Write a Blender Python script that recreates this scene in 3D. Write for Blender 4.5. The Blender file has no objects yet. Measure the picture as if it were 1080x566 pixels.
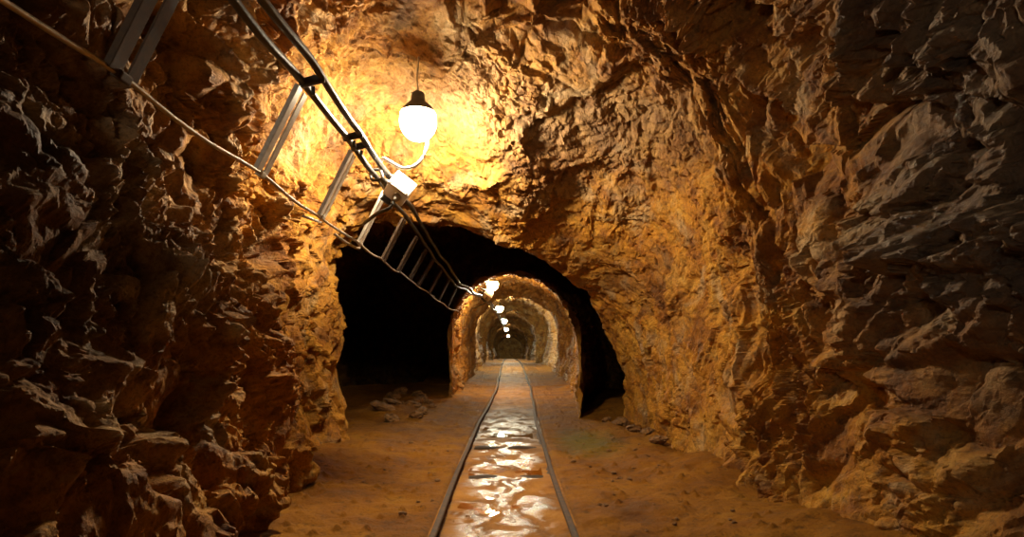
import bpy, bmesh, math, random
import numpy as np
from mathutils import Vector, Matrix

random.seed(7)
rng = np.random.default_rng(11)
S = bpy.context.scene
C = S.collection
F = 600.0          # focal length in pixels of the 1080 wide frame; camera at (0,0,1) looking along +Y
VX, VY = 537.0, 365.0

def at(px, py, Y):
    return Vector(((px - VX) / F * Y, Y, 1.0 + (VY - py) / F * Y))

# ------------------------------------------------------------------ numpy noise
def _hash(ix, iy, iz, seed):
    h = (ix.astype(np.uint32) * np.uint32(374761393)) ^ (iy.astype(np.uint32) * np.uint32(668265263)) ^ (iz.astype(np.uint32) * np.uint32(2147483647)) ^ np.uint32(seed * 974711 & 0xffffffff)
    h = (h ^ (h >> np.uint32(13))) * np.uint32(1274126177)
    h = h ^ (h >> np.uint32(16))
    h = h * np.uint32(2246822519)
    h = h ^ (h >> np.uint32(15))
    return h

def rnd(ix, iy, iz, seed):
    return (_hash(ix, iy, iz, seed) & np.uint32(0xffffff)).astype(np.float32) / np.float32(0xffffff)

def vnoise(p, seed):
    i = np.floor(p).astype(np.int64); f = (p - i).astype(np.float32)
    u = f * f * f * (f * (f * 6 - 15) + 10)
    out = 0
    for dx in (0, 1):
        wx = u[:, 0] if dx else 1 - u[:, 0]
        for dy in (0, 1):
            wy = u[:, 1] if dy else 1 - u[:, 1]
            for dz in (0, 1):
                wz = u[:, 2] if dz else 1 - u[:, 2]
                out = out + wx * wy * wz * rnd(i[:, 0] + dx, i[:, 1] + dy, i[:, 2] + dz, seed)
    return out * 2 - 1

def fbm(p, seed, octv=4, gain=.5, ridged=False):
    a, s, t = 1.0, 0.0, 0.0
    q = p.copy()
    for k in range(octv):
        n = vnoise(q, seed + k)
        if ridged: n = 1 - 2 * np.abs(n)
        s = s + a * n; t += a; a *= gain; q = q * 2.03 + 17.3
    return s / t

def voro(p, seed, second=False):
    """distance to nearest / second nearest cell point, offset vectors, four random numbers of those cells"""
    i = np.floor(p).astype(np.int64); n = len(p)
    d1 = np.full(n, 9, np.float32); d2 = np.full(n, 9, np.float32)
    best = np.zeros((n, 3), np.int64); vec = np.zeros((n, 3), np.float32)
    best2 = np.zeros((n, 3), np.int64); vec2 = np.zeros((n, 3), np.float32)
    for dx in (-1, 0, 1):
        for dy in (-1, 0, 1):
            for dz in (-1, 0, 1):
                c = i + np.array([dx, dy, dz])
                v = (p - c - np.stack([rnd(c[:, 0], c[:, 1], c[:, 2], seed + k) for k in range(3)], 1)).astype(np.float32)
                d = np.sqrt((v * v).sum(1))
                m = d < d1; m2 = (~m) & (d < d2)
                d2 = np.where(m, d1, np.where(m2, d, d2)); 
                if second:
                    best2[m] = best[m]; vec2[m] = vec[m]; best2[m2] = c[m2]; vec2[m2] = v[m2]
                d1 = np.where(m, d, d1)
                vec[m] = v[m]; best[m] = c[m]
    rr = lambda b: np.stack([rnd(b[:, 0], b[:, 1], b[:, 2], seed + 5 + k) for k in range(4)], 1) * 2 - 1
    if second: return d1, d2, vec, rr(best), vec2, rr(best2)
    return d1, d2, vec, rr(best)

def facets(p, size, seed, tilt, step, crack, cw):
    d1, d2, v, r, v2, r2 = voro(p / size, seed, True)
    h1 = (v * r[:, :3]).sum(1) * tilt * size * 1.6 + r[:, 3] * step
    h2 = (v2 * r2[:, :3]).sum(1) * tilt * size * 1.6 + r2[:, 3] * step
    e = d2 - d1
    w = .5 + .5 * sstep(0, .22, e)
    return h1 * w + h2 * (1 - w) - crack * np.exp(-(e / cw) ** 1.5)

def sstep(a, b, x):
    t = np.clip((x - a) / (b - a), 0, 1)
    return t * t * (3 - 2 * t)

# ------------------------------------------------------------------ mesh helpers
def mesh_np(name, V, Q, mat, smooth=True):
    me = bpy.data.meshes.new(name)
    me.vertices.add(len(V)); me.vertices.foreach_set('co', np.asarray(V, np.float32).ravel())
    me.loops.add(Q.size); me.loops.foreach_set('vertex_index', Q.ravel().astype(np.int32))
    me.polygons.add(len(Q))
    me.polygons.foreach_set('loop_start', np.arange(0, Q.size, Q.shape[1], dtype=np.int32))
    me.polygons.foreach_set('loop_total', np.full(len(Q), Q.shape[1], np.int32))
    me.polygons.foreach_set('use_smooth', np.full(len(Q), smooth, bool))
    me.update(calc_edges=True); me.validate()
    me.materials.append(mat)
    o = bpy.data.objects.new(name, me); C.objects.link(o)
    return o

def grid_quads(nu, nv, flip=False):
    a = np.arange(nu * nv).reshape(nu, nv)
    q = np.stack([a[:-1, :-1], a[1:, :-1], a[1:, 1:], a[:-1, 1:]], -1).reshape(-1, 4)
    return q[:, ::-1].copy() if flip else q

def obj(name, bm, mat, parent=None, smooth=True):
    bmesh.ops.recalc_face_normals(bm, faces=bm.faces[:])
    me = bpy.data.meshes.new(name)
    for f in bm.faces: f.smooth = smooth
    bm.to_mesh(me); bm.free()
    me.materials.append(mat)
    o = bpy.data.objects.new(name, me); C.objects.link(o)
    if parent is not None: o.parent = parent
    return o

def tag(o, label, cat, group=None, kind=None):
    o['label'] = label; o['category'] = cat
    if group: o['group'] = group
    if kind: o['kind'] = kind
    return o

def thing(name, label, cat, loc=(0, 0, 0), group=None):
    o = bpy.data.objects.new(name, None); C.objects.link(o); o.location = loc
    o.empty_display_size = .1
    return tag(o, label, cat, group)

def dup(root, loc, label, group=None):
    r = root.copy(); C.objects.link(r); r.location = loc; r['label'] = label
    if group: r['group'] = group
    for ch in list(root.children):
        c = ch.copy(); C.objects.link(c); c.parent = r
        for g in ch.children:
            d = g.copy(); C.objects.link(d); d.parent = c
    return r

def frame_of(d):
    d = d.normalized()
    up = Vector((0, 0, 1)) if abs(d.z) < .9 else Vector((1, 0, 0))
    s = d.cross(up).normalized()
    return s, s.cross(d).normalized()

def smooth_path(pts, n):
    """Catmull-Rom through the points, n samples a span"""
    P = [Vector(p) for p in pts]; P = [P[0] * 2 - P[1]] + P + [P[-1] * 2 - P[-2]]
    out = []
    for i in range(1, len(P) - 2):
        for k in range(n):
            t = k / n
            a, b, c, d = P[i - 1], P[i], P[i + 1], P[i + 2]
            out.append(.5 * ((2 * b) + (c - a) * t + (2 * a - 5 * b + 4 * c - d) * t * t + (3 * b - a - 3 * c + d) * t ** 3))
    out.append(P[-2].copy())
    return out

def add_tube(bm, pts, r, n=10):
    rings = []
    for i, p in enumerate(pts):
        d = pts[min(i + 1, len(pts) - 1)] - pts[max(i - 1, 0)]
        s, u = frame_of(d)
        rr = r(i / (len(pts) - 1)) if callable(r) else r
        rings.append([bm.verts.new(p + s * math.cos(2 * math.pi * k / n) * rr + u * math.sin(2 * math.pi * k / n) * rr) for k in range(n)])
    for a, b in zip(rings, rings[1:]):
        for k in range(n): bm.faces.new((a[k], a[(k + 1) % n], b[(k + 1) % n], b[k]))
    bm.faces.new(rings[0][::-1]); bm.faces.new(rings[-1])

def add_box(bm, mat4, sx, sy, sz, bev=0.0):
    r = bmesh.ops.create_cube(bm, size=1.0, matrix=mat4 @ Matrix.Diagonal((sx, sy, sz, 1)))
    if bev > 0:
        es = list({e for v in r['verts'] for e in v.link_edges})
        bmesh.ops.bevel(bm, geom=es, offset=bev, segments=2, affect='EDGES', profile=.6)

def axes(o, x, y, z):
    m = Matrix.Identity(4)
    for k, a in enumerate((x, y, z)):
        for j in range(3): m[j][k] = a[j]
    for j in range(3): m[j][3] = o[j]
    return m

def add_lathe(bm, prof, n=28, m=Matrix.Identity(4)):
    rings = []
    for r, z in prof:
        if r < 1e-5: rings.append([bm.verts.new(m @ Vector((0, 0, z)))])
        else: rings.append([bm.verts.new(m @ Vector((r * math.cos(2 * math.pi * k / n), r * math.sin(2 * math.pi * k / n), z))) for k in range(n)])
    for a, b in zip(rings, rings[1:]):
        for k in range(n):
            k2 = (k + 1) % n
            if len(a) == 1 and len(b) == 1: continue
            if len(a) == 1: bm.faces.new((a[0], b[k2], b[k]))
            elif len(b) == 1: bm.faces.new((a[k], a[k2], b[0]))
            else: bm.faces.new((a[k], a[k2], b[k2], b[k]))

# ------------------------------------------------------------------ materials
class N:
    def __init__(s, name):
        s.m = bpy.data.materials.new(name); s.m.use_nodes = True
        s.t = s.m.node_tree; s.b = s.t.nodes['Principled BSDF']
        s.out = s.t.nodes['Material Output']
    def n(s, typ, **kw):
        nd = s.t.nodes.new(typ)
        for k, v in kw.items():
            if k in nd.inputs: 
                if isinstance(v, bpy.types.NodeSocket): s.t.links.new(v, nd.inputs[k])
                else: nd.inputs[k].default_value = v
            else: setattr(nd, k, v)
        return nd
    def link(s, a, b): s.t.links.new(a, b)
    def pos(s): return s.n('ShaderNodeTexCoord').outputs['Object']
    def noise(s, vec, scale, detail=4, rough=.55, dist=0):
        return s.n('ShaderNodeTexNoise', Vector=vec, Scale=scale, Detail=detail, Roughness=rough, Distortion=dist).outputs['Fac']
    def ramp(s, fac, stops, interp='LINEAR'):
        r = s.n('ShaderNodeValToRGB'); s.link(fac, r.inputs['Fac'])
        e = r.color_ramp.elements; r.color_ramp.interpolation = interp
        while len(e) < len(stops): e.new(.5)
        for k, (p, c) in enumerate(stops):
            e[k].position = p; e[k].color = (*c, 1) if len(c) == 3 else c
        return r.outputs['Color']
    def rampf(s, fac, stops): return s.ramp(fac, [(p, (v, v, v)) for p, v in stops])
    def math(s, op, a, b=0.0, clamp=False):
        nd = s.n('ShaderNodeMath', operation=op, use_clamp=clamp)
        for k, v in enumerate((a, b)):
            if isinstance(v, bpy.types.NodeSocket): s.link(v, nd.inputs[k])
            else: nd.inputs[k].default_value = v
        return nd.outputs[0]
    def mapr(s, v, a, b, c=0., d=1.):
        nd = s.n('ShaderNodeMapRange', interpolation_type='SMOOTHSTEP')
        s.link(v, nd.inputs[0])
        for k, x in enumerate((a, b, c, d)): nd.inputs[k + 1].default_value = x
        return nd.outputs[0]
    def mix(s, f, a, b, mode='MIX'):
        nd = s.n('ShaderNodeMix', data_type='RGBA', blend_type=mode)
        for k, v in ((0, f), (6, a), (7, b)):
            if isinstance(v, bpy.types.NodeSocket): s.link(v, nd.inputs[k])
            elif k == 0: nd.inputs[0].default_value = v
            else: nd.inputs[k].default_value = (*v, 1)
        return nd.outputs[2]
    def set(s, **kw):
        for k, v in kw.items():
            k = k.replace('_', ' ')
            if isinstance(v, bpy.types.NodeSocket): s.link(v, s.b.inputs[k])
            else: s.b.inputs[k].default_value = (*v, 1) if isinstance(v, tuple) and len(v) == 3 else v
    def bump(s, h, strength, dist):
        nd = s.n('ShaderNodeBump', Strength=strength, Distance=dist); s.link(h, nd.inputs['Height'])
        s.link(nd.outputs[0], s.b.inputs['Normal'])
        return nd

def rock_material():
    m = N('mine_rock'); p = m.pos()
    sep = m.n('ShaderNodeSeparateXYZ', Vector=p)
    X, Y, Z = sep.outputs
    big = m.noise(p, .9, 4, .6, .4); mid = m.noise(p, 3.2, 6, .65, .6); fine = m.noise(p, 14, 8, .7, .2); grit = m.noise(p, 60, 5, .7)
    # streaks running down the walls
    mp = m.n('ShaderNodeMapping', Vector=p); mp.inputs['Scale'].default_value = (3, 3, .6)
    streak = m.noise(mp.outputs[0], 1.6, 5, .6, .8)
    # iron-stained ochre crust
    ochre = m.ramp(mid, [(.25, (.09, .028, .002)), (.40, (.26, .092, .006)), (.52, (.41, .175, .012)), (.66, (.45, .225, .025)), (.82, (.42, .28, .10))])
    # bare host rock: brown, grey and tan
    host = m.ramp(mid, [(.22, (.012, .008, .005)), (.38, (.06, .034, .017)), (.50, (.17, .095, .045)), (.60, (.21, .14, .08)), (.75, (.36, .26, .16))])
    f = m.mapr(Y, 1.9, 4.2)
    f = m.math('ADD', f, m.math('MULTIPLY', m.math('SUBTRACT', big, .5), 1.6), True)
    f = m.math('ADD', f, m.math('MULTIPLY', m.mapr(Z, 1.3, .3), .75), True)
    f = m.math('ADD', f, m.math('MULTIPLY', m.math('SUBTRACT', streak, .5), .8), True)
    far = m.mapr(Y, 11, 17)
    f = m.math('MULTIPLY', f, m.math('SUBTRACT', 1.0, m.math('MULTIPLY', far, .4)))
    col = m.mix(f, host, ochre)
    # pale tan crust on the roof by the lamp
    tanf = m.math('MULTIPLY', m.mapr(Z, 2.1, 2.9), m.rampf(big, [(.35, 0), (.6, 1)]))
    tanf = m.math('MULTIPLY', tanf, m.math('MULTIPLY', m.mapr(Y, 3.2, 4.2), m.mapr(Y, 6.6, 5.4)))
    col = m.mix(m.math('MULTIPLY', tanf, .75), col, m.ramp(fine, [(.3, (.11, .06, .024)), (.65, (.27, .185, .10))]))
    zone = m.noise(p, 1.7, 5, .62, .5)
    mp2 = m.n('ShaderNodeMapping', Vector=p); mp2.inputs['Location'].default_value = (7, 3, 5)
    zone2 = m.noise(mp2.outputs[0], 2.1, 6, .66, .4)
    col = m.mix(m.rampf(zone, [(.54, 0), (.66, .6)]), col, (.12, .040, .006))
    col = m.mix(m.rampf(zone2, [(.53, 0), (.66, .7)]), col, (.34, .24, .12))
    col = m.mix(m.rampf(zone2, [(.30, .6), (.42, 0)]), col, (.07, .05, .033))
    col = m.mix(m.rampf(fine, [(.30, .75), (.48, 0)]), col, (.045, .022, .009))
    col = m.mix(m.rampf(grit, [(.36, .45), (.5, 0)]), col, (.05, .03, .015))
    wet = m.math('MULTIPLY', m.mapr(X, 1.0, 1.7), m.mapr(Y, 3.1, 2.3))
    wet = m.math('MULTIPLY', wet, m.mapr(Z, .9, 1.4))
    wet = m.math('MULTIPLY', wet, m.rampf(big, [(.4, .5), (.58, 1)]))
    col = m.mix(m.math('MULTIPLY', wet, .6), col, (.04, .034, .027))
    rough = m.rampf(mid, [(.3, .55), (.7, .85)])
    rough = m.math('SUBTRACT', rough, m.math('MULTIPLY', wet, .55), True)
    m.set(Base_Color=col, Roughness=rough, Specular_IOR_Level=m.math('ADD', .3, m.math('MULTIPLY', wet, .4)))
    vo = m.n('ShaderNodeTexVoronoi', Vector=p, Scale=26.0, feature='F1').outputs['Distance']
    h = m.math('ADD', m.math('MULTIPLY', fine, 1.0), m.math('MULTIPLY', grit, .35))
    h = m.math('ADD', h, m.math('MULTIPLY', vo, .25))
    m.bump(h, .8, .03)
    return m.m

def floor_material():
    m = N('ochre_mud'); p = m.pos()
    sep = m.n('ShaderNodeSeparateXYZ', Vector=p); X, Y, Z = sep.outputs
    mid = m.noise(p, 2.2, 5, .6, .3); fine = m.noise(p, 16, 7, .7); grit = m.noise(p, 70, 4, .7)
    col = m.ramp(mid, [(.25, (.09, .030, .003)), (.45, (.20, .075, .005)), (.6, (.265, .11, .009)), (.8, (.29, .15, .02))])
    col = m.mix(m.rampf(fine, [(.32, .7), (.47, 0)]), col, (.07, .03, .008))
    col = m.mix(m.rampf(grit, [(.33, .7), (.42, 0)]), col, (.035, .018, .008))
    # green algae on the damp mud by the right wall
    dx = m.math('MULTIPLY', m.math('SUBTRACT', X, .80), 1.9); dy = m.math('MULTIPLY', m.math('SUBTRACT', Y, 6.0), .75)
    d = m.math('SQRT', m.math('ADD', m.math('MULTIPLY', dx, dx), m.math('MULTIPLY', dy, dy)))
    d = m.math('ADD', d, m.math('MULTIPLY', m.math('SUBTRACT', fine, .5), .8))
    col = m.mix(m.mapr(d, .95, .1, 0, .6), col, (.075, .095, .008))
    m.set(Base_Color=col, Roughness=m.rampf(mid, [(.35, .7), (.7, .95)]), Specular_IOR_Level=.15)
    h = m.math('ADD', fine, m.math('MULTIPLY', grit, .4))
    m.bump(h, .9, .03)
    return m.m

def bed_material():
    m = N('wet_track_mud'); p = m.pos()
    mid = m.noise(p, 3.5, 5, .6, .6); fine = m.noise(p, 22, 6, .65)
    mp = m.n('ShaderNodeMapping', Vector=p); mp.inputs['Scale'].default_value = (1.4, 1.0, 1)
    film = m.noise(mp.outputs[0], 3.2, 4, .6, 1.0)
    sep = m.n('ShaderNodeSeparateXYZ', Vector=p); X, Y, Z = sep.outputs
    col = m.ramp(mid, [(.3, (.11, .042, .006)), (.5, (.27, .11, .012)), (.7, (.36, .16, .02))])
    col = m.mix(m.math('MULTIPLY', m.mapr(Y, 4.8, 6.5, 0, .7), m.mapr(Y, 10., 8.)), col, m.ramp(mid, [(.3, (.05, .035, .02)), (.7, (.16, .11, .07))]))
    wet = m.math('MULTIPLY', m.rampf(film, [(.47, 0), (.54, 1)]), m.mapr(Y, 9.5, 5., .12, 1))
    lat = m.math('ABSOLUTE', m.math('ADD', X, .03)); lat = m.math('ADD', lat, m.math('MULTIPLY', m.math('SUBTRACT', mid, .5), .35))
    wet = m.math('MULTIPLY', wet, m.math('MAXIMUM', m.mapr(lat, .34, .18), m.mapr(Y, 5., 7.)))
    m.set(Base_Color=col, Roughness=m.math('SUBTRACT', .75, m.math('MULTIPLY', wet, .53)), Specular_IOR_Level=m.math('ADD', .15, m.math('MULTIPLY', wet, .6)))
    m.bump(m.math('ADD', m.math('MULTIPLY', film, .6), m.math('MULTIPLY', fine, .5)), .8, .03)
    return m.m

def water_material():
    m = N('puddle_water'); p = m.pos()
    m.t.nodes.remove(m.b)
    gl = m.n('ShaderNodeBsdfGlossy', Roughness=.04); gl.inputs['Color'].default_value = (1, 1, 1, 1)
    tr = m.n('ShaderNodeBsdfTransparent'); tr.inputs['Color'].default_value = (.85, .72, .5, 1)
    fr = m.n('ShaderNodeFresnel', IOR=1.33)
    bp = m.n('ShaderNodeBump', Strength=.12, Distance=.02)
    m.link(m.noise(p, 7, 3, .5, .5), bp.inputs['Height'])
    m.link(bp.outputs[0], gl.inputs['Normal']); m.link(bp.outputs[0], fr.inputs['Normal'])
    mx = m.n('ShaderNodeMixShader'); m.link(fr.outputs[0], mx.inputs[0]); m.link(tr.outputs[0], mx.inputs[1]); m.link(gl.outputs[0], mx.inputs[2])
    m.link(mx.outputs[0], m.out.inputs['Surface'])
    return m.m

def metal_material(name, c1, c2, metallic, rough, scale=30, bump=.25):
    m = N(name); p = m.pos()
    n1 = m.noise(p, scale, 6, .65); 
    m.set(Base_Color=m.ramp(n1, [(.35, c1), (.65, c2)]), Metallic=metallic, Roughness=m.rampf(n1, [(.3, rough), (.7, min(1, rough + .2))]))
    m.bump(n1, bump, .004)
    return m.m

def emit_material(name, col, strength):
    m = N(name); m.set(Base_Color=(.9, .9, .9), Emission_Color=col, Emission_Strength=strength, Roughness=.3)
    return m.m

ROCK, FLOOR, BED, WATER = rock_material(), floor_material(), bed_material(), water_material()
STEEL = metal_material('galvanised_strap', (.50, .46, .38), (.70, .65, .56), .12, .45)
RUST_SHADE = metal_material('rusty_shaded_strap', (.045, .026, .014), (.10, .06, .032), .1, .7)  # rusty brown for the nearest straps; on the far ones a painted shade
RODM = metal_material('dull_rod', (.36, .29, .22), (.56, .48, .38), .5, .42, 18)
RUBBER = metal_material('black_cable', (.018, .015, .013), (.045, .038, .03), 0, .36, 25, .15)
RAILM = metal_material('rail_steel', (.022, .011, .006), (.10, .050, .022), 0, .68, 20, .5)
SLEEP = metal_material('soaked_timber', (.012, .007, .004), (.05, .025, .010), 0, .8, 12, .5)
BOXM = metal_material('white_plastic', (.70, .68, .62), (.82, .80, .75), 0, .4, 8, .05)
GREYP = metal_material('grey_plastic', (.20, .19, .17), (.32, .31, .29), 0, .45, 20, .1)
CAPM = metal_material('soot_grey_enamel', (.05, .048, .045), (.10, .095, .09), 0, .6, 20, .1)
DARKP = metal_material('dark_plastic', (.025, .023, .02), (.06, .055, .05), 0, .4, 20, .1)
CORDM = metal_material('white_cord', (.72, .70, .64), (.84, .82, .76), 0, .45, 10, .05)
GLOW = emit_material('lamp_glass_lit', (1.0, .83, .58), 540.0)
GLOW_G = emit_material('lamp_glass_lit_greenish', (.98, 1.0, .72), 750.0)

# ------------------------------------------------------------------ the tunnel surface
def floor_z(Y):
    return np.interp(Y, [-6, 8, 12, 19, 23, 28, 40, 62, 70], [0, 0, .05, .27, .31, .27, .05, -.35, -.4])
def track_x(Y):
    return -.03 + .13 * sstep(5.5, 13., np.asarray(Y, float))

ANG = np.array([-62, -48, -33, 0, 30, 60, 90, 120, 150, 180, 213, 228, 242], float)
def st(Y, R, amp, n):
    Y = np.full(13, Y, float) if np.isscalar(Y) else np.array(Y, float)
    R = np.array(R, float)
    amp = np.full(13, amp, float) if np.isscalar(amp) else np.array(amp, float)
    return Y, R, amp, n
#            -62  -48  -33    0   30   60   90  120  150  180  213  228  242
nearamp = [.5, .55, .65, 1.0, 1.1, 1.1, 1.0, 1.0, 1.0, 1.0, .9, .8, .5]
STN = [
 st(-5.0,  [2.6, 2.6, 2.5, 2.2, 2.4, 2.6, 2.6, 2.8, 2.7, 2.5, 2.4, 2.4, 2.4], .9, 30),
 st(-1.2,  [2.6, 2.6, 2.4, 2.05, 2.25, 2.45, 2.45, 2.9, 2.7, 2.3, 2.3, 2.4, 2.4], .9, 30),
 st(0.6,   [2.6, 2.6, 2.2, 1.98, 2.16, 2.40, 2.40, 2.8, 2.15, 1.44, 1.52, 2.3, 2.4], nearamp, 60),
 st(1.6,   [2.5, 2.6, 2.1, 1.95, 2.12, 2.36, 2.38, 2.75, 2.14, 1.49, 1.52, 2.2, 2.4], nearamp, 130),
 st(2.6,   [2.5, 2.5, 2.02, 1.88, 2.05, 2.34, 2.36, 2.55, 2.10, 1.52, 1.52, 2.1, 2.3], nearamp, 140),
 st(3.5,   [2.4, 2.4, 2.00, 1.88, 2.05, 2.38, 2.40, 2.45, 2.04, 1.54, 1.58, 2.0, 2.3], nearamp, 50),
 st(3.85,  [2.4, 2.4, 1.98, 1.84, 2.00, 2.32, 2.36, 2.45, 2.02, 1.58, 1.68, 2.1, 2.3], [.5, .5, .55, .8, .8, .8, .8, .7, .8, .9, .8, .7, .6], 40),
 st(4.03,  [2.4, 2.4, 1.96, 1.76, 1.85, 2.13, 2.24, 2.45, 2.00, 1.62, 1.80, 2.2, 2.3], [.5, .5, .5, .55, .65, .75, .75, .65, .7, .8, .7, .6, .5], 25),
 st(4.2,   [2.4, 2.4, 1.95, 1.74, 1.82, 2.08, 2.14, 2.45, 1.98, 1.66, 1.90, 2.2, 2.3], [.5, .5, .45, .42, .5, .65, .65, .6, .7, .8, .7, .6, .5], 85),
 st([5.0,5.0,5.0,5.0,5.0,4.8,4.65,4.8,5.0,5.0,5.0,5.0,5.0],
           [2.4, 2.4, 1.92, 1.64, 1.70, 1.86, 1.72, 2.22, 1.95, 1.76, 2.05, 2.3, 2.3], [.4, .4, .35, .28, .28, .34, .42, .42, .45, .45, .6, .6, .5], 85),
 st([6.4,6.4,6.4,6.3,5.9,5.6,5.45,5.45,5.5,5.5,5.5,5.5,5.5],
           [2.4, 2.3, 1.90, 1.45, 1.34, 1.25, 1.10, 1.56, 1.98, 1.78, 2.02, 2.3, 2.3], [.4, .4, .35, .28, .26, .28, .34, .38, .4, .4, .5, .5, .5], 85),
 st([7.4,7.4,7.4,7.2,6.6,6.1,5.85,6.0,6.1,6.0,6.0,6.0,6.0],
           [2.4, 2.3, 1.85, 1.27, 1.03, .88, .93, 1.38, 2.02, 1.80, 2.02, 2.3, 2.3], [.4, .4, .35, .25, .22, .22, .25, .3, .35, .4, .4, .4, .4], 40),
 st([7.9,7.9,7.9,7.7,7.1,6.7,6.5,6.7,6.8,6.6,6.6,6.6,6.6],
           [2.6, 2.6, 2.60, 2.5, 2.1, 1.7, 1.65, 2.1, 3.0, 3.2, 3.1, 2.6, 2.5], .6, 40),
 st([13.,13.,13.,13.5,13.,13,13,14,16,18,18,18,18],
           [2.7, 2.7, 3.3, 3.3, 2.9, 2.4, 2.3, 2.8, 4.2, 5.0, 4.4, 2.9, 2.6], .8, 60),
 st([11.,11.,11.,11.5,11.5,12.,12.,12.5,14.,15.,15.,15.,15.],
           [2.1, 2.0, 2.0, 1.85, 1.80, 1.65, 1.54, 1.52, 1.50, 1.60, 1.75, 1.95, 1.9], .4, 45),
 st([7.9,7.9,7.9,8.0,8.6,9.3,9.8,10.,10.2,10.4,10.4,10.4,10.4],
           [1.65, 1.46, 1.16, .98, 1.00, 1.09, 1.14, 1.15, 1.12, 1.10, 1.28, 1.58, 1.65], .22, 34),
 st(12.0,  [1.8, 1.75, 1.6, 1.42, 1.40, 1.34, 1.36, 1.36, 1.18, 1.12, 1.30, 1.6, 1.7], .4, 60),
 st(14.4,  [1.8, 1.8, 1.7, 1.58, 1.52, 1.38, 1.30, 1.30, 1.2, 1.15, 1.32, 1.6, 1.7], .4, 20),
 st(15.5,  [1.7, 1.65, 1.45, 1.26, 1.22, 1.12, 1.10, 1.05, 1.0, .98, 1.2, 1.5, 1.6], .3, 14),
 st(16.2,  [1.7, 1.7, 1.55, 1.45, 1.42, 1.36, 1.34, 1.3, 1.25, 1.2, 1.3, 1.6, 1.7], .4, 14),
 st(22.3,  [1.7, 1.7, 1.5, 1.42, 1.36, 1.26, 1.22, 1.22, 1.2, 1.2, 1.3, 1.6, 1.7], .4, 30),
 st(23.2,  [1.6, 1.5, 1.2, .98, .95, .96, 1.02, 1.0, .97, .98, 1.2, 1.5, 1.6], .3, 12),
 st(24.0,  [1.6, 1.6, 1.35, 1.32, 1.3, 1.3, 1.32, 1.3, 1.3, 1.3, 1.35, 1.6, 1.7], .4, 10),
 st(32.5,  [1.6, 1.6, 1.35, 1.3, 1.26, 1.2, 1.22, 1.22, 1.25, 1.28, 1.3, 1.6, 1.7], .4, 24),
 st(33.6,  [1.6, 1.5, 1.2, .98, .95, .96, 1.02, 1.0, .97, .98, 1.2, 1.5, 1.6], .3, 10),
 st(34.6,  [1.6, 1.6, 1.35, 1.32, 1.3, 1.3, 1.32, 1.3, 1.3, 1.3, 1.35, 1.6, 1.7], .4, 8),
 st(46.0,  [1.6, 1.6, 1.35, 1.3, 1.26, 1.2, 1.22, 1.22, 1.25, 1.28, 1.3, 1.6, 1.7], .4, 18),
 st(47.5,  [1.6, 1.5, 1.2, .98, .95, .96, 1.02, 1.0, .97, .98, 1.2, 1.5, 1.6], .3, 8),
 st(49.0,  [1.6, 1.6, 1.35, 1.32, 1.3, 1.3, 1.32, 1.3, 1.3, 1.3, 1.35, 1.6, 1.7], .4, 8),
 st(64.0,  [1.6, 1.6, 1.35, 1.3, 1.26, 1.2, 1.22, 1.22, 1.25, 1.28, 1.3, 1.6, 1.7], .4, 0),
]

def pchip(xk, yk, x):
    """monotone cubic along axis 0 of yk"""
    h = np.diff(xk); d = np.diff(yk, axis=0) / h[:, None]
    m = np.zeros_like(yk)
    a, b = d[:-1], d[1:]
    ok = a * b > 0
    m[1:-1] = np.where(ok, 2 * a * b / np.where(ok, a + b, 1), 0)
    m[0], m[-1] = d[0], d[-1]
    i = np.clip(np.searchsorted(xk, x, 'right') - 1, 0, len(h) - 1)
    t = ((x - xk[i]) / h[i])[:, None]; hh = h[i][:, None]
    return ((2 * t ** 3 - 3 * t ** 2 + 1) * yk[i] + (t ** 3 - 2 * t ** 2 + t) * hh * m[i]
            + (-2 * t ** 3 + 3 * t ** 2) * yk[i + 1] + (t ** 3 - t ** 2) * hh * m[i + 1])

NTH = 960
th = np.linspace(ANG[0], ANG[-1], NTH)
def over_theta(a): return pchip(ANG, np.asarray(a)[:, None], th)[:, 0]
YK = np.array([over_theta(s[0]) for s in STN]); RK = np.array([over_theta(s[1]) for s in STN]); AK = np.array([over_theta(s[2]) for s in STN])
sk = np.arange(len(STN), dtype=float)
ss = np.concatenate([k + np.arange(s[3]) / s[3] for k, s in enumerate(STN) if s[3]] + [[len(STN) - 1.0]])
YY = pchip(sk, YK, ss); RR = pchip(sk, RK, ss); AA = pchip(sk, AK, ss)
tr = np.radians(th)[None, :]
P0 = np.stack([RR * np.cos(tr) + .0 * YY, YY, 1.1 + floor_z(YY) + RR * np.sin(tr)], -1)
# slow wander of the far tunnel's middle
P0[..., 0] += .08 * sstep(9, 14, YY)
gs = np.gradient(P0, axis=0); gt = np.gradient(P0, axis=1)
NN = np.cross(gs, gt); NN /= np.linalg.norm(NN, axis=-1, keepdims=True) + 1e-9
cen = np.stack([0 * YY, YY, 1.1 + floor_z(YY)], -1)
if ((cen - P0) * NN)[40].sum() < 0: NN = -NN          # pointing into the air
shape = P0.shape[:2]
p = P0.reshape(-1, 3).astype(np.float64); nrm = NN.reshape(-1, 3); amp = AA.reshape(-1)
w = np.stack([fbm(p * 1.7 + 31, 3, 3), fbm(p * 1.7 + 57, 7, 3), fbm(p * 1.7 + 83, 13, 3)], 1) * .16
w2 = np.stack([fbm(p * 7 + 31, 23, 3), fbm(p * 7 + 57, 27, 3), fbm(p * 7 + 83, 33, 3)], 1) * .035
q = p + w
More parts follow.
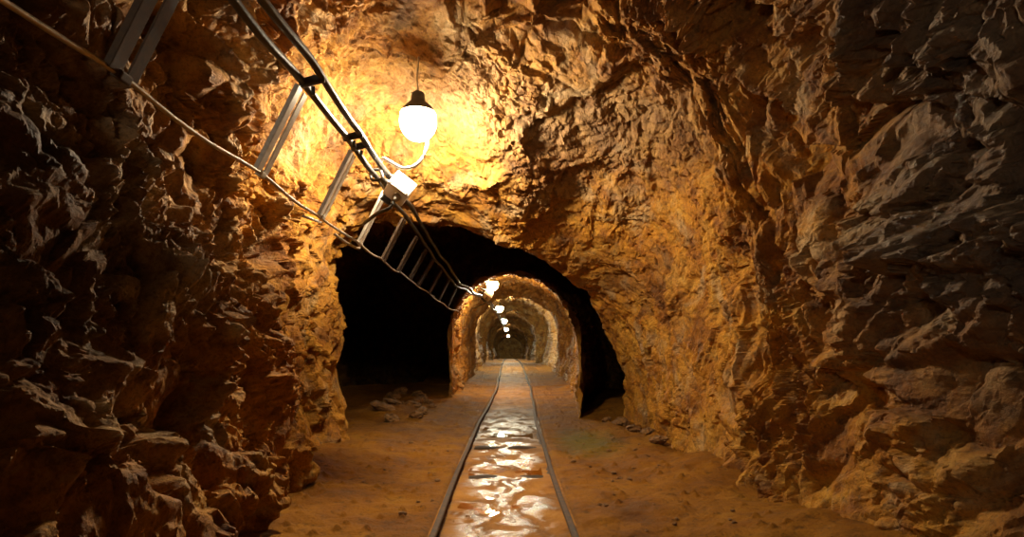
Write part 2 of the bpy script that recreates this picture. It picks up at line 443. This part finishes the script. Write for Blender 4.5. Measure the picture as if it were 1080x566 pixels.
# foliation of the rock: long slivers that rise towards the viewer on one side, blocky lumps on the other
e = np.array([.28, -.74, .61]); e /= np.linalg.norm(e)
right = (sstep(.4, 1.3, p[:, 0]) * (1 - sstep(3.2, 4.2, p[:, 1])))[:, None]
al = (q @ e)[:, None] * e
qa = (q - al * (.25 * right)) * (np.array([1., 1.0, 1.]) + (1 - right) * np.array([0., .30, -.15]))
d = .10 * fbm(p * .8, 41, 3)
d = d + facets(qa, .55, 101, .24, .080, .06, .08)
mask = .45 + .55 * sstep(-.3, .3, fbm(p * 1.1 + 9, 61, 2))
d = d + mask * facets(qa + w2, .24, 211, .48, .046, .038, .12)
fd = (.4 + .6 * mask) * facets(qa + w2, .11, 307, .50, .024, .020, .14)
fd = fd + facets(qa + w2 * .5, .052, 353, .42, .009, .009, .16)
fd = fd + .018 * fbm(p * 10, 71, 4, .6, True)
d1, d2, v, r = voro(q / .33 + 5, 401)
d = d - np.where(r[:, 3] > .5, .15 * (1 - sstep(.10, .42, d1)), 0)
fm = .25 + 1.0 * sstep(-.35, .45, fbm(p * 1.6 + 3, 77, 3))
disp = (d * amp + fd * fm * (.18 + .82 * amp)).reshape(shape)
P = P0 + NN * disp[..., None]
i1, i2 = int(np.searchsorted(th, 52)), int(np.searchsorted(th, 128))
nS = shape[0]
def shell(name, a, b):
    V = P[:, a:b + 1].reshape(-1, 3)
    o = mesh_np(name, V, grid_quads(nS, b + 1 - a, True), ROCK, False)
    o['kind'] = 'structure'
    return o
shell('wall_right', 0, i1); shell('ceiling', i1, i2); shell('wall_left', i2, NTH - 1)

# end of the drift
def end_wall(name, Y, flip):
    n = 60
    g = np.linspace(-1, 1, n); X, Z = np.meshgrid(g * 2.2 if Y > 0 else g * 3, 1.2 + g * 2.2 if Y > 0 else 1.2 + g * 3, indexing='ij')
    V = np.stack([X, np.full_like(X, Y), Z], -1).reshape(-1, 3)
    V[:, 1] += .25 * fbm(V * 1.1, 5, 4)
    o = mesh_np(name, V, grid_quads(n, n, flip), ROCK); o['kind'] = 'structure'
end_wall('wall_back', 62.0, False); end_wall('wall_front', -4.6, True)

# ------------------------------------------------------------------ floor
def floor_height(V):
    x = V[:, 0] - track_x(V[:, 1]); y = V[:, 1]
    ax = np.abs(x)
    z = floor_z(y) + .02 * fbm(V * np.array([1.5, 1.5, 0]) + 3, 81, 3) * sstep(.4, .6, ax)
    z = z + .14 * sstep(.75, 1.7, ax) * (.6 + .8 * fbm(V * np.array([1.1, 1.1, 0]) + 8, 85, 3))
    z = z + .022 * fbm(V * np.array([7, 7, 0]), 91, 4) * sstep(.36, .5, ax)
    d1, d2, v, r = voro(V * np.array([13., 13., 0]) + .5, 93)
    z = z + np.where(r[:, 3] > .55, .026 * (1 - sstep(.1, .42, d1)), 0) * sstep(.45, .6, ax)
    return z - .05 * sstep(.44, .36, ax)
ny, nx = 620, 420
yy = 1 / np.linspace(1 / 1.6, 1 / 63.0, ny); yy = np.concatenate([np.linspace(-4.8, 1.55, 40), yy])
xx = np.linspace(-1, 1, nx); xx = 3.6 * (.45 * xx + .55 * xx ** 3)
Xg, Yg = np.meshgrid(xx, yy, indexing='ij')
Xg = Xg * np.where(Yg > 13, .55, 1.0) * 1.0
V = np.stack([Xg, Yg, 0 * Xg], -1).reshape(-1, 3); V[:, 2] = floor_height(V)
o = mesh_np('floor', V, grid_quads(nx, len(yy)), FLOOR); o['kind'] = 'structure'

# wet mud bed between the rails
nb = 150
yb = 1 / np.linspace(1 / 1.6, 1 / 60.0, 520); yb = np.concatenate([np.linspace(-4.6, 1.55, 40), yb])
Xg, Yg = np.meshgrid(np.linspace(-.40, .40, nb), yb, indexing='ij')
V = np.stack([Xg + track_x(Yg), Yg, 0 * Xg], -1).reshape(-1, 3)
bz = .022 * fbm(V * np.array([2.6, 2.2, 0]) + 4, 121, 4) + .004 * fbm(V * np.array([14, 14, 0]), 125, 3)
V[:, 2] = floor_z(V[:, 1]) + .008 + bz
o = mesh_np('track_bed', V, grid_quads(nb, len(yb)), BED); o['kind'] = 'structure'

# standing water: a flat sheet that the mud pokes through
Xg, Yg = np.meshgrid(np.linspace(-.29, .29, 8), np.linspace(1.7, 7.5, 60), indexing='ij')
V = np.stack([Xg + track_x(Yg), Yg, floor_z(Yg) + .0035], -1).reshape(-1, 3)
o = mesh_np('puddle', V, grid_quads(8, 60), WATER)
tag(o, 'shallow puddles of water standing on the mud between the rails', 'puddle', kind='stuff')

# ------------------------------------------------------------------ track
def rail(name, off, label):
    prof = [(-.042, 0), (.042, 0), (.042, .006), (.010, .016), (.007, .020), (.007, .044), (.017, .052), (.017, .066), (.012, .071), (-.012, .071), (-.017, .066), (-.017, .052), (-.007, .044), (-.007, .020), (-.010, .016), (-.042, .006)]
    ys = np.concatenate([np.linspace(-4.4, 4, 40), np.linspace(4.2, 20, 60), np.linspace(20.5, 61, 50)])
    bm = bmesh.new(); prev = None
    for y in ys:
        x = float(track_x(y)) + off + .006 * math.sin(y * 1.9 + off * 9); z = float(floor_z(y)) - .012 + .004 * math.sin(y * 1.3)
        ring = [bm.verts.new((x + a, y, z + b)) for a, b in prof]
        if prev:
            for k in range(len(prof)): bm.faces.new((prev[k], prev[(k + 1) % len(prof)], ring[(k + 1) % len(prof)], ring[k]))
        else: bm.faces.new(ring)
        prev = ring
    bm.faces.new(prev)
    o = obj(name, bm, RAILM, smooth=False)
    return tag(o, label, 'rail')
rail('rail', -.358, 'rusty narrow-gauge rail on the cable side of the wet track')
rail('rail', .358, 'rusty narrow-gauge rail on the green-stained side of the wet track')

def sleeper(y, wid, label, up):
    bm = bmesh.new()
    add_box(bm, Matrix.Identity(4), wid, .13, .10, .012)
    bmesh.ops.subdivide_edges(bm, edges=[e for e in bm.edges if abs(e.verts[0].co.x - e.verts[1].co.x) > .2], cuts=14)
    for v in bm.verts:
        v.co.z += .006 * math.sin(v.co.x * 17 + y) ; v.co.y += .008 * math.sin(v.co.x * 11 + 2 * y)
    o = obj('sleeper', bm, SLEEP); o.location = (float(track_x(y)), y, float(floor_z(y)) - .05 + up)
    tag(o, label, 'sleeper')
sleeper(5.55, .62, 'dark soaked timber sleeper crossing the bed beyond the largest puddle', .016)
sleeper(4.32, .60, 'mud-covered timber sleeper showing inside the ring of puddle shine', .008)

# ------------------------------------------------------------------ cable ladder along the left roof
def up_pt(Y):   # upper edge of the ladder
    return Vector((np.interp(Y, [0, 7.6, 9.2, 10.2, 12, 17, 26, 40], [-.99, -.99, -.88, -.66, -.52, -.42, -.36, -.3]), Y,
                   np.interp(Y, [0, 4.7, 7.6, 9.2, 10.2, 12, 17, 26, 40], [2.225, 2.225, 2.14, 1.95, 1.92, 1.98, 2.05, 2.1, 2.15])))
def lo_pt(Y):   # lower rod
    return Vector((np.interp(Y, [0, 7.6, 9.3, 10.2], [-1.19, -1.19, -1.0, -.86]), Y, np.interp(Y, [0, 4.6, 7.6, 9.3, 10.2], [1.835, 1.82, 1.80, 1.64, 1.625])))

lad = thing('cable_ladder', 'sagging cable ladder of paired metal straps hung along the dark side of the roof', 'cable ladder', (-1.19, 0.2, 1.8))
L0 = Vector(lad.location)
bm = bmesh.new()
ys = [.25 + k * .25 for k in range(40)]
pts = [lo_pt(y) - L0 + Vector((.006 * math.sin(y * 3.1), 0, -.018 * abs(math.sin(math.pi * (y - 1.75) / .9)) + .006 * math.sin(y * 5))) for y in ys]
add_tube(bm, smooth_path(pts, 3), .009, 8)
obj('support_rod', bm, RODM, lad)
TWIST = 6
RUNG_Y = [.85, 1.75, 2.73, 3.62, 4.55, 5.4, 6.15, 6.85, 7.5, 8.1, 8.7, 9.3]
for k, y in enumerate(RUNG_Y):
    mat = RUST_SHADE if y < 2 or y > 5 else STEEL  # past the junction box the straps' lack of light is put into the colour
    a, b = lo_pt(y) - L0, up_pt(y) - L0
    ax = (b - a).normalized(); yv = Vector((0, 1, 0)); nv = ax.cross(yv).normalized()
    yv = nv.cross(ax).normalized()
    if y < 5:                                                        # the straps hang slightly twisted
        R_ = Matrix.Rotation(math.radians(TWIST), 3, ax); yv = R_ @ yv; nv = R_ @ nv
    ln = (b - a).length
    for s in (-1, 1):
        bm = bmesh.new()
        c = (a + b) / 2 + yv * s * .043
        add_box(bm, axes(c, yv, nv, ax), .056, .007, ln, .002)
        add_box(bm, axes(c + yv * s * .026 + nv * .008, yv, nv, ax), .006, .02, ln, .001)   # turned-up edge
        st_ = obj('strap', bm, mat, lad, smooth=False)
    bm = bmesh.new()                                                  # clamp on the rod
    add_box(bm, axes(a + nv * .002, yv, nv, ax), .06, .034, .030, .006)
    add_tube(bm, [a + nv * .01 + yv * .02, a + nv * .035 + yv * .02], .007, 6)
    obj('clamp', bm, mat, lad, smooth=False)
# loose second piece of rod beside the main one
bm = bmesh.new()
pts = [at(320, 228, 3.35) - L0, at(338, 234, 3.62) - L0]
add_tube(bm, pts, .009, 8); obj('rod_end', bm, RODM, lad)
bm = bmesh.new()
pts = [at(353, 247, 4.0) - L0, at(366, 256, 4.3) - L0, at(378, 262, 4.5) - L0, at(379, 258, 4.55) - L0]
add_tube(bm, smooth_path(pts, 4), .010, 8); obj('rod_end', bm, RODM, lad)

def cable(name, dx, dz, r, label, y1, ph):
    bm = bmesh.new()
    pts = []
    y = .15
    while y < y1:
        c = up_pt(y); rr = 1.0 if y < 10 else .6
        pts.append(c + Vector((dx * rr + .008 * math.sin(y * 2.3 + ph), 0, dz * rr - .020 * abs(math.sin(math.pi * (y - 1.75) / .9 + ph * .3)) + .006 * math.sin(y * 4.7 + ph))))
        y += .22 if y < 10 else .8
    add_tube(bm, smooth_path(pts, 3), r, 10)
    o = obj(name, bm, RUBBER)
    tag(o, label, 'cable')
    return o
cable('power_cable', .0, .048, .019, 'thick black power cable running along the roof, lower of the pair', 38, 0)
cable('power_cable', .085, .072, .019, 'thick black power cable running along the roof, nearer the lamp', 38, 1.4)

# cable ties round both cables
for k, y in enumerate([2.73, 3.45, 3.62]):
    bm = bmesh.new()
    c = up_pt(y)
    add_box(bm, axes(c + Vector((.042, 0, .048)), Vector((1, 0, .25)).normalized(), Vector((0, 1, 0)), Vector((-.25, 0, 1)).normalized()), .125, .03, .04, .010)
    add_tube(bm, [c + Vector((.05, 0, .02)), c + Vector((.05, 0, -.02))], .010, 6)
    o = obj('cable_tie', bm, DARKP)
    tag(o, ['black clip round both power cables at the strap nearest the frame top', 'black clip round both power cables just short of a strap top',
            'black clip round both power cables at the strap before the white box'][k], 'cable clip', 'cable clips')

# ------------------------------------------------------------------ junction box
def make_box(loc, label, sc=1.0):
    t = thing('junction_box', label, 'junction box', loc, 'junction boxes on the cables')
    ay = -Vector((.55, -.65, .50)).normalized(); ax = Vector((.72, .2, -.5)); ax = (ax - ay * ax.dot(ay)).normalized(); az = ax.cross(ay)
    M = axes(Vector((0, 0, 0)), ax, ay, az)
    bm = bmesh.new(); add_box(bm, M, .17, .11, .19, .014); b = obj('box_body', bm, BOXM, t)
    bm = bmesh.new(); add_box(bm, M @ Matrix.Translation((0, -.062, 0)), .176, .022, .196, .008); ld = obj('lid', bm, BOXM, t)
    for sx in (-.07, .07):
        for sz in (-.08, .08):
            bm = bmesh.new()
            add_lathe(bm, [(0, -.004), (.008, -.004), (.008, .003), (0, .004)], 8, M @ Matrix.Translation((sx, -.075, sz)) @ Matrix.Rotation(math.pi / 2, 4, 'X'))
            obj('screw', bm, GREYP, ld)
    for nm, sx, sz, rot, mt in (('cable_gland', -.10, .045, -90, DARKP), ('cable_gland', -.10, -.045, -90, DARKP), ('cable_gland', .02, -.115, 180, GREYP)):
        bm = bmesh.new()
        Mg = M @ Matrix.Translation((sx, -.01, sz)) @ Matrix.Rotation(math.radians(rot), 4, 'Y')
        add_lathe(bm, [(0, -.03), (.030, -.03), (.030, .005), (.024, .008), (.024, .030), (.016, .038), (.016, .052), (0, .052)], 12, Mg)
        obj(nm, bm, mt, t)
    bm = bmesh.new()
    add_tube(bm, smooth_path([M @ Vector((-.13, -.01, .045)), M @ Vector((-.20, 0, .05)), M @ Vector((-.24, .03, .02)), M @ Vector((-.2, .04, -.05)), M @ Vector((-.14, -.01, -.045))], 6), .012, 8)
    obj('cable_loop', bm, RUBBER, t)
    bm = bmesh.new()
    add_tube(bm, smooth_path([M @ Vector((.02, -.01, -.16)), M @ Vector((.03, .02, -.22)), M @ Vector((-.02, .10, -.26)), M @ Vector((-.07, .3, -.22))], 6), .013, 8)
    obj('cable_tail', bm, RUBBER, t)
    bm = bmesh.new(); add_box(bm, M @ Matrix.Translation((-.02, .06, 0)), .10, .012, .30, .004); obj('bracket', bm, DARKP, t)
    return t
BL = at(421, 200, 4.3)
box1 = make_box(BL, 'white plastic junction box where the lamp cord meets the cables')
dup(box1, at(514, 311, 11.2), 'small far junction box on the cables under the second lamp')

# ------------------------------------------------------------------ lamps
def make_lamp(loc, label, r, glow, cord_to=None):
    t = thing('ceiling_lamp', label, 'lamp', loc, 'lamps along the mine roof')
    bm = bmesh.new()
    prof = [(0, -r * 1.12)] + [(r * math.cos(a), r * 1.06 * math.sin(a)) for a in [math.radians(x) for x in range(-84, 61, 8)]]
    prof[0] = (0, -r * 1.06)
    prof += [(r * .46, r * .95), (0, r * .95)]
    add_lathe(bm, prof, 32); obj('globe', bm, glow, t)
    bm = bmesh.new()
    add_lathe(bm, [(0, r * .96), (r * .55, r * .96)] + [(r * 1.05 * math.cos(a), r * 1.10 * math.sin(a)) for a in [math.radians(x) for x in (22, 22, 30, 40, 50, 60)]] + [(r * .40, r * 1.12), (r * .36, r * 1.5), (r * .25, r * 1.6), (0, r * 1.6)], 28)
    obj('lamp_cap', bm, CAPM, t)
    bm = bmesh.new()
    add_tube(bm, [Vector((0, 0, r * 1.55)), Vector((-.01, 0, r * 2.3)), Vector((0, .02, r * 3.6))], r * .05, 8)
    obj('hanger', bm, STEEL, t)
    if cord_to is not None:
        bm = bmesh.new()
        add_tube(bm, smooth_path([Vector(q) - Vector(loc) for q in cord_to], 8), .0125, 8)
        obj('cord', bm, CORDM, t)
    return t
Y1 = 4.3
LP = at(441, 128, Y1)
cordp = [at(450, 134, Y1 + .1), at(450.5, 152, Y1), at(446, 166, Y1 - .03), at(437, 175, Y1 - .06), at(424, 177, Y1 - .08), at(412, 171, Y1 - .08), at(404, 167, Y1 - .06), at(401, 176, Y1 - .04), at(404, 189, Y1 - .02)]
make_lamp(LP, 'large glowing globe lamp under the roof with white looped cord', .138, GLOW, cordp)
far = [(519.5, 300, 11.4, 'bright lamp in the mouth of the narrow tunnel, first one past the large globe'),
       (527, 325, 18.6, 'small greenish lamp just beyond the one in the tunnel mouth'),
       (532, 338, 26.5, 'tiny greenish lamp, third one inside the narrow tunnel'),
       (534.2, 347, 38, 'tiny greenish lamp, fourth one inside the narrow tunnel'),
       (536, 354, 53, 'tiny greenish lamp, farthest one inside the narrow tunnel')]
proto = make_lamp(at(*far[0][:3]), far[0][3], .115, GLOW, None)
proto2 = make_lamp(at(*far[1][:3]), far[1][3], .115, GLOW_G, None)
for px, py, y, lab in far[2:]:
    dup(proto2, at(px, py, y), lab)
# a lamp of the same row behind the viewer lights the nearest rock
make_lamp((-1.75, -2.3, 2.2), 'globe lamp of the roof row behind the viewpoint', .10, emit_material('lamp_glass_lit_dim', (1.0, .9, .74), 320.0))

# ------------------------------------------------------------------ loose stones
def stone_mesh(seed):
    bm = bmesh.new(); bmesh.ops.create_icosphere(bm, subdivisions=3, radius=1)
    V = np.array([v.co[:] for v in bm.verts])
    d1, d2, v, r = voro(V * 1.1 + seed * 7.3, 500 + seed)
    k = .78 + .25 * (v * r[:, :3]).sum(1) + .12 * r[:, 3] + .08 * fbm(V * 3 + seed, 700, 3)
    for vv, kk in zip(bm.verts, k): vv.co = vv.co * float(kk)
    for vv in bm.verts: vv.co.z *= .62
    me = bpy.data.meshes.new('loose_stone')
    for f in bm.faces: f.smooth = False
    bm.to_mesh(me); bm.free(); me.materials.append(STONE)
    return me
ms = N('loose_stone_rock'); pp = ms.pos()
ms.set(Base_Color=ms.ramp(ms.noise(pp, 3, 5, .6), [(.3, (.05, .025, .01)), (.6, (.26, .12, .03))]), Roughness=.75)
ms.bump(ms.noise(pp, 6, 6, .7), .5, .1)
STONE = ms.m
SM = [stone_mesh(k) for k in range(6)]
def stone(x, y, r, label, group):
    z = float(floor_height(np.array([[x, y, 0.]]))[0])
    o = bpy.data.objects.new('loose_stone', random.choice(SM)); C.objects.link(o)
    o.location = (x, y, z + r * .22); o.scale = (r, r * random.uniform(.7, 1.1), r * random.uniform(.7, 1))
    o.rotation_euler = (random.uniform(-.3, .3), random.uniform(-.3, .3), random.uniform(0, 6.28))
    tag(o, label, 'stone', group)
for k in range(46):
    side = random.random() < .7
    y = 1 / random.uniform(1 / 6.5, 1 / 2.9)
    x = random.uniform(.55, 1.35) if side else -random.uniform(.5, 1.1)
    stone(x, y, random.choice([.012, .016, .02, .03]), 'small brown stone chip strewn on the ochre floor beside the track', 'stone chips beside the track')
for (px, py, r) in [(640, 447, .10), (655, 451, .13), (668, 458, .12), (683, 462, .09), (694, 473, .12)]:
    y = 600 / (py - 365); stone((px - 537) / 600 * y, y, r, 'fallen brown rock at the foot of the ochre wall by the green stain', 'fallen rocks by the ochre wall')
heap = []
for k in range(16):
    while True:
        y = random.uniform(7.2, 10.6)
        x = -random.uniform(1.25, 2.0) * (.86 + .03 * (y - 7)) - (.15 if y > 9 else 0)
        r = random.uniform(.08, .19)
        if all((x - a) ** 2 + (y - b) ** 2 > (1.1 * (r + c)) ** 2 for a, b, c in heap): break
    heap.append((x, y, r))
    stone(x, y, r, 'fallen rock in the mouth of the unlit side passage', 'fallen rocks in the side passage')

# ------------------------------------------------------------------ world, camera, view
wd = bpy.data.worlds.new('dark'); S.world = wd; wd.use_nodes = True
wd.node_tree.nodes['Background'].inputs[0].default_value = (0, 0, 0, 1)
cam = bpy.data.cameras.new('camera'); co = bpy.data.objects.new('camera', cam); C.objects.link(co)
co.location = (0, 0, 1); co.rotation_euler = (math.pi / 2, 0, 0)
cam.sensor_width = 36; cam.lens = F / 1080 * 36; cam.shift_x = (540 - VX) / 1080; cam.shift_y = (VY - 283) / 1080
cam.clip_start = .03; cam.clip_end = 200
S.camera = co
S.view_settings.view_transform = 'Standard'; S.view_settings.look = 'None'
S.view_settings.gamma = 1; S.view_settings.use_curve_mapping = False; S.view_settings.exposure = 0.0
S.cycles.max_bounces = 5; S.cycles.diffuse_bounces = 2; S.cycles.use_denoising = True
